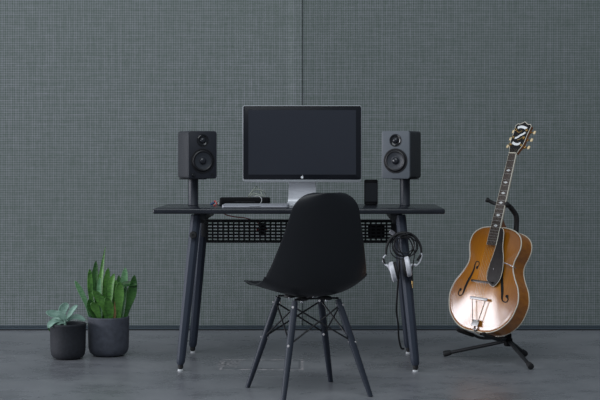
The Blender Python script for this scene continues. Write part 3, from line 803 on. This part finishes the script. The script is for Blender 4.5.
# ------------------------------------------------------------------ plants
def pot(t, r, h, rb, m, lip):
    prof = [(rb * .30, 0), (rb * .72, .001), (rb * .90, .006), (rb * 1.0 + (r - rb) * .3, .020), (r * .975, .042), (r * .99, h * .5), (r, h - .012), (r + lip, h - .009), (r + lip, h - .002), (r + lip - .002, h), (r - .006, h), (r - .0075, h - .004), (r - .009, h * .55)]
    b = MB(); b.lathe(prof, 64, None, True, True); b.build('pot', m, t, smooth=50)
    b = MB(); rr = r - .0085
    rows = []
    for k in range(7):
        q = rr * (1 - k / 6.0) + .0005
        rows.append([Vector((q * math.cos(2*PI*j/32), q * math.sin(2*PI*j/32), h - .020 + (.004 * noise.noise(Vector((q*60*math.cos(2*PI*j/32), q*60*math.sin(2*PI*j/32), 3))) if k else 0) + .006 * k / 6)) for j in range(32)])
    b.faces_grid(rows, True, False, True); b.build('soil', M['soil'], t)
def leaf(t, pts, w, m, prof=None, cup=.25, face=None, th=.0016, fold=0.0, wav=0.0, name='leaf'):
    """broad leaf along pts; face = direction its upper side looks at"""
    P = catmull([Vector(p) for p in pts], 7); n = len(P)
    prof = prof or [(0, .45), (.15, .72), (.45, 1), (.7, .9), (.88, .55), (1, .05)]
    b = MB(); rows = []; f = Vector(face or (0, -1, .2)).normalized(); NU = 8
    for i, p in enumerate(P):
        v = i / (n - 1); d = (P[min(i + 1, n - 1)] - P[max(i - 1, 0)]).normalized()
        a = d.cross(f); a = a.normalized() if a.length > 1e-4 else Vector((1, 0, 0)); nn = a.cross(d).normalized()
        hw = w / 2 * smooth_tab(prof, v); row = []
        for j in range(NU + 1):
            u = 2 * j / NU - 1
            row.append(p + a * (hw * u) + nn * (-cup * hw * (1 - abs(u) ** 1.6) + wav * hw * math.sin(v * 17 + u * 2) * abs(u)))
        rows.append(row)
    vs = b.faces_grid(rows)
    bmesh.ops.recalc_face_normals(b.bm, faces=b.bm.faces)
    bmesh.ops.solidify(b.bm, geom=list(b.bm.faces), thickness=th)
    return b.build(name, m, t, smooth=70)
S = 204.0
p1 = thing('potted_plant', 'upright green tongue leaved plant in the larger slate grey pot', 'plant', (-.942, 7.15, 0))
pot(p1, .1015, .192, .090, M['pot_grey'], .0)
def P1(px, py, dy=0.0): return ((px - 108.3) / S, dy, (355.5 - py) / S)
g, gp, gd = M['leafg'], M['leafp'], M['leafd']
sp = [(0, .28), (.2, .50), (.45, .88), (.66, 1), (.82, .80), (.93, .42), (1, .02)]
tap = [(0, .7), (.3, 1), (.6, .8), (.85, .35), (1, .03)]
LV = [
 ([(100, 318), (99, 296), (101, 272), (105, 246)], .034, g, tap, (-.3, -1, 0), .01),
 ([(92, 318), (87, 305), (81, 291), (75, 280)], .030, gp, sp, (.4, -1, .4), -.02),
 ([(93, 318), (90, 300), (89, 283), (88.5, 269)], .030, g, sp, (.3, -1, 0), .03),
 ([(97, 318), (95, 297), (94, 278), (94.5, 261)], .034, gd, sp, (0, -1, 0), .04),
 ([(98, 320), (92, 300), (91.5, 282), (92.5, 268)], .032, gd, sp, (-.4, -1, 0), .05),
 ([(103, 318), (104, 300), (105.5, 283), (107.5, 268)], .036, g, sp, (.2, -1, 0), .02),
 ([(106, 318), (110, 300), (111, 285), (114.5, 273)], .036, g, sp, (-.2, -1, 0), -.02),
 ([(102, 318), (100, 302), (99, 289), (100, 277)], .024, gp, sp, (0, -1, .1), -.01),
 ([(115, 318), (114, 303), (114, 290), (115.5, 280)], .034, g, sp, (0, -1, 0), .02),
 ([(120, 318), (122, 300), (123, 282), (124, 268)], .040, gp, sp, (0, -1, .1), .045),
 ([(119, 320), (119.5, 306), (120, 293), (120.5, 281)], .050, g, sp, (.15, -1, 0), -.035),
 ([(121, 318), (119, 300), (122, 286), (129, 283.5), (137, 285)], .034, gd, sp, (0, -.8, .7), .01),
 ([(123, 320), (128, 306), (132, 292), (134, 275)], .048, gd, sp, (.3, -1, 0), .01),
 ([(108, 320), (105, 307), (100, 297), (93.5, 290)], .046, g, sp, (.4, -1, .2), -.045),
 ([(112, 322), (111.5, 313), (110, 304), (107, 296)], .044, g, sp, (.2, -1, 0), -.06),
 ([(97, 322), (95, 314), (92.5, 306), (90, 298)], .046, gd, sp, (.3, -1, 0), -.055),
 ([(102, 322), (99, 313), (96, 306), (93, 301)], .040, g, sp, (.2, -1, .1), -.065),
 ([(114, 320), (115.5, 308), (116.5, 299), (116, 291)], .016, M['leafy'], tap, (0, -1, 0), -.03),
 ([(108, 318), (107, 303), (108, 290), (109, 279)], .036, gd, sp, (.1, -1, 0), .05),
 ([(117, 318), (118, 303), (118, 290), (117, 276)], .036, gd, sp, (-.1, -1, 0), .06),
 ([(104, 318), (102, 303), (98, 288), (96, 275)], .036, g, sp, (.1, -1, 0), .055),
 ([(125, 318), (127, 305), (129, 292), (131, 284)], .034, g, sp, (.1, -1, 0), .055),
]
for pts, w, m, pr, fc, dy in LV:
    n = len(pts)
    b0 = dy * .7; w *= .93
    leaf(p1, [P1(x, max(y, 0) if i else 326, b0 + (dy - b0) * i / (n - 1) if abs(dy) < .05 else dy * (.55 + .45 * i / (n - 1))) for i, (x, y) in enumerate(pts)], w, m, pr, .28, fc)
S2 = 207.4
p2 = thing('potted_plant', 'silvery green low succulent in the smaller black pot', 'plant', (-1.124, 7.04, 0))
pot(p2, .0865, .171, .078, M['pot_dark'], .002)
def P2(px, py, dy=0.0): return ((px - 67.7) / S2, dy, (357.5 - py) / S2)
ls = M['leafs']; rnd = [(0, .28), (.2, .6), (.5, 1), (.78, .92), (.93, .5), (1, .06)]
q = MB(); q.tube([P2(65, 329, 0), P2(65, 323, -.005), P2(64.5, 317, -.008)], [.007, .006, .004], 10, smoothn=4); q.build('stem', ls, p2)
for pts, w, fc, wv in [
 ([(65, 319, -.01), (60, 313, -.02), (54, 312, -.025), (46.5, 310, -.03)], .052, (.0, -.75, .8), .05),
 ([(65, 318, .0), (62, 312, .01), (63, 307, .02), (68, 303.5, .02)], .050, (.2, -1, .3), .05),
 ([(66, 318, -.01), (69, 314, -.02), (73, 308, -.02), (78, 303.5, -.02)], .034, (-.2, -.9, .6), .03),
 ([(66, 320, .0), (72, 316, .0), (78, 315.5, .0), (85, 319, .0)], .034, (0, -.7, .8), .06),
 ([(64, 321, -.02), (58, 318, -.045), (53, 320, -.06), (50, 324.5, -.068)], .040, (0, -.6, 1), .05),
 ([(64, 320, .02), (58, 318, .03), (52, 320, .04), (48, 328, .035)], .038, (0, -.6, .8), .02),
 ([(65, 321, -.03), (61, 320, -.05), (57, 322, -.06), (55, 325, -.062)], .030, (0, -.8, .8), .02),
]:
    leaf(p2, [P2(*p) for p in pts], w * .84, ls, rnd, .42, fc, .0028, wav=wv)
leaf(p2, [P2(60, 324, .03), P2(53, 321, .05), P2(48.5, 324, .06), P2(47.5, 332, .058)], .03, M['leafd'], rnd, .2, (0, -1, .4))

# ------------------------------------------------------------------ headphones hung on the right front leg
HX, HY = on_desk(403, 6.675), 6.675
hp = thing('headphones', 'black and silver headphones hanging on the right front desk leg', 'headphones', (HX, HY, 0), (0, 0, R(-3)))
def hpP(px, py, y): return ((px - 403) / 217.7, y, 1.01 - (py - 150) / 217.7)
q = MB(); arc = [hpP(386.0, 254, -.042), hpP(386.5, 247, -.042), hpP(390, 239, -.042), hpP(396, 234, -.042), hpP(403, 232.4, -.042), hpP(410, 233.5, -.042), hpP(416, 238, -.042), hpP(420, 245, -.042), hpP(421, 252, -.042)]
q.tube(arc, [.0050, .0060, .0068, .0072, .0072, .0072, .0068, .0060, .0050], 10, smoothn=5); bd = q.build('headband', M['rubber'], hp)
q = MB(); q.tube([hpP(386.0, 254, -.042), hpP(383.5, 257, -.042), hpP(383, 261, -.042), hpP(386, 265, -.042)], .0030, 8, smoothn=4)
q.tube([hpP(421, 252, -.042), hpP(421.5, 256, -.042), hpP(419, 262, -.042), hpP(415, 265.5, -.042)], .0030, 8, smoothn=4); q.build('slider', M['silver_paint'], hp)
q = MB(); q.tube([hpP(383.0, 257.5, -.043), hpP(384.5, 263, -.043)], .0052, 10); q.tube([hpP(420.5, 254, -.043), hpP(417, 260, -.043)], .0058, 10); q.build('slider_grip', M['rubber'], hp)
q = MB(); q.tube([hpP(386, 264, -.042), hpP(389, 266, -.042), hpP(392, 271, -.042)], [.0045, .007, .009], 10)
q.tube([hpP(416, 264, -.042), hpP(412, 264, -.042), hpP(408, 267, -.042)], [.0045, .0065, .008], 10); q.build('yoke', M['silver_paint'], hp)
def cup(c, ax, name, m, r, prof, parent):
    mx = Matrix.Translation(c) @ Vector((0, 0, 1)).rotation_difference(Vector(ax).normalized()).to_matrix().to_4x4() 
    mx = mx @ Matrix.Diagonal((1.22 if 0 else 1, 1, 1, 1)); q = MB(); q.lathe(prof, 32, mx)
    for v in q.bm.verts: v.co.z = c[2] + (v.co.z - c[2]) * 1.25
    return q.build(name, m, parent)
for s, c, ax in ((-1, hpP(393.3, 270.5, -.062), (-1, .0, -.30)), (1, hpP(407.2, 265.6, -.062), (1, .0, .22))):
    cu = cup(c, ax, 'ear_cup', M['silver_paint'], .036, [(.034, -.008), (.037, -.006), (.0375, .009), (.033, .014), (.018, .015)], hp)
    c2 = Vector(c) - Vector(ax).normalized() * .008
    cup(c2, tuple(-a for a in ax), 'ear_pad', M['rubber'], .034, [(.030, 0), (.034, .004), (.033, .012), (.022, .014)], cu)

cc = MB()
def loop(cx, cy, rx, rz, y, tw, n=26, a0=0, turns=1.0):
    return [hpP(0, 0, 0) and Vector(((cx - 403) / 220 + rx * math.cos(a0 + 2*PI*turns*k/n), y + tw * math.sin(4*PI*k/n), 1.01 - (cy - 150) / 220 + rz * math.sin(a0 + 2*PI*turns*k/n))) for k in range(n)]
cab = []
for cx, cy, rx, rz, y in ((403, 246, .050, .050, -.040), (405.5, 247, .055, .045, -.048), (401, 248, .052, .052, -.044), (407.5, 245, .040, .055, -.052), (404, 244, .046, .042, -.056)):
    cab += loop(cx, cy, rx, rz, y, .003, 20, PI / 2)
cc.tube(cab, .0026, 7, smoothn=3)
cc.tube([cab[-1], hpP(414, 250, -.05), hpP(413, 262, -.05), hpP(411.5, 272, -.05), hpP(412, 278, -.05)], .0026, 7, smoothn=5)
c_ = cc.build('cable', M['blackcable'], hp)
q = MB(); q.tube([hpP(411.6, 272, -.05), hpP(412, 280, -.05)], .0042, 10); q.build('jack_sleeve', M['rubber'], c_)
q = MB(); q.tube([hpP(412, 280, -.05), hpP(412.1, 283, -.05), hpP(412.3, 287, -.05)], [.0034, .0034, .0016], 10); q.build('jack_plug', M['gold'], c_)
cl = thing('cable_clip', 'small silver clip above the headphones on the right desk leg', 'clip', (on_desk(392, 6.84), 6.84, .612))
q = MB(); q.box((.026, .008, .020), (0, 0, .010), .003, 2, Euler((0, R(35), 0))); q.tube([(.010, 0, .004), (.026, -.01, .000), (.040, -.05, -.002)], .003, 8, smoothn=3); q.build('clip_body', M['silver_paint'], cl)
pc_ = MB(); pc_.tube([(on_desk(399, 6.80), 6.80, .60), (on_desk(399, 6.82), 6.80, .48), (on_desk(397.5, 6.85), 6.84, .36), (on_desk(396.5, 6.9), 6.90, .25), (on_desk(398.2, 7.0), 7.0, .17), (on_desk(398.6, 7.08), 7.07, .10), (on_desk(401, 7.1), 7.10, .045), (on_desk(404, 7.1), 7.118, .036)], .0045, 10, smoothn=8)
tag(pc_.build('hanging_cable', M['blackcable']), 'black cord hanging down beside the right desk legs to the rear foot', 'cable')

# ------------------------------------------------------------------ light
def area(name, loc, tgt, sx, sy, e, col):
    l = bpy.data.lights.new(name, 'AREA'); l.shape = 'RECTANGLE'; l.size = sx; l.size_y = sy; l.energy = e; l.color = col
    o = bpy.data.objects.new(name, l); COL.objects.link(o); o.location = loc
    o.rotation_euler = (Vector(tgt) - Vector(loc)).to_track_quat('-Z', 'Y').to_euler(); return o
area('window_daylight', (-9.8, 5.2, 1.8), (1, 6.9, .5), 7.0, 3.5, 700, (.92, .93, 1.0))
area('skylight_daylight', (-.6, 3.0, 5.0), (.0, 7.4, .4), 5.0, 3.5, 172, (.90, .96, 1.0))
w = bpy.data.worlds.new('World'); SC.world = w; w.use_nodes = True
w.node_tree.nodes['Background'].inputs[0].default_value = (.72, .84, 1.0, 1)
w.node_tree.nodes['Background'].inputs[1].default_value = .22

cam = bpy.data.cameras.new('camera'); co = bpy.data.objects.new('camera', cam); COL.objects.link(co)
co.location = (0, 0, 1.01); co.rotation_euler = (R(90), 0, 0)
cam.sensor_width = 36; cam.lens = 36 * 1453 / 600; cam.shift_y = -50 / 600; cam.clip_end = 100
SC.camera = co
vs = SC.view_settings
vs.view_transform = 'Standard'; vs.look = 'None'; vs.exposure = 0.06; vs.gamma = 1; vs.use_curve_mapping = False
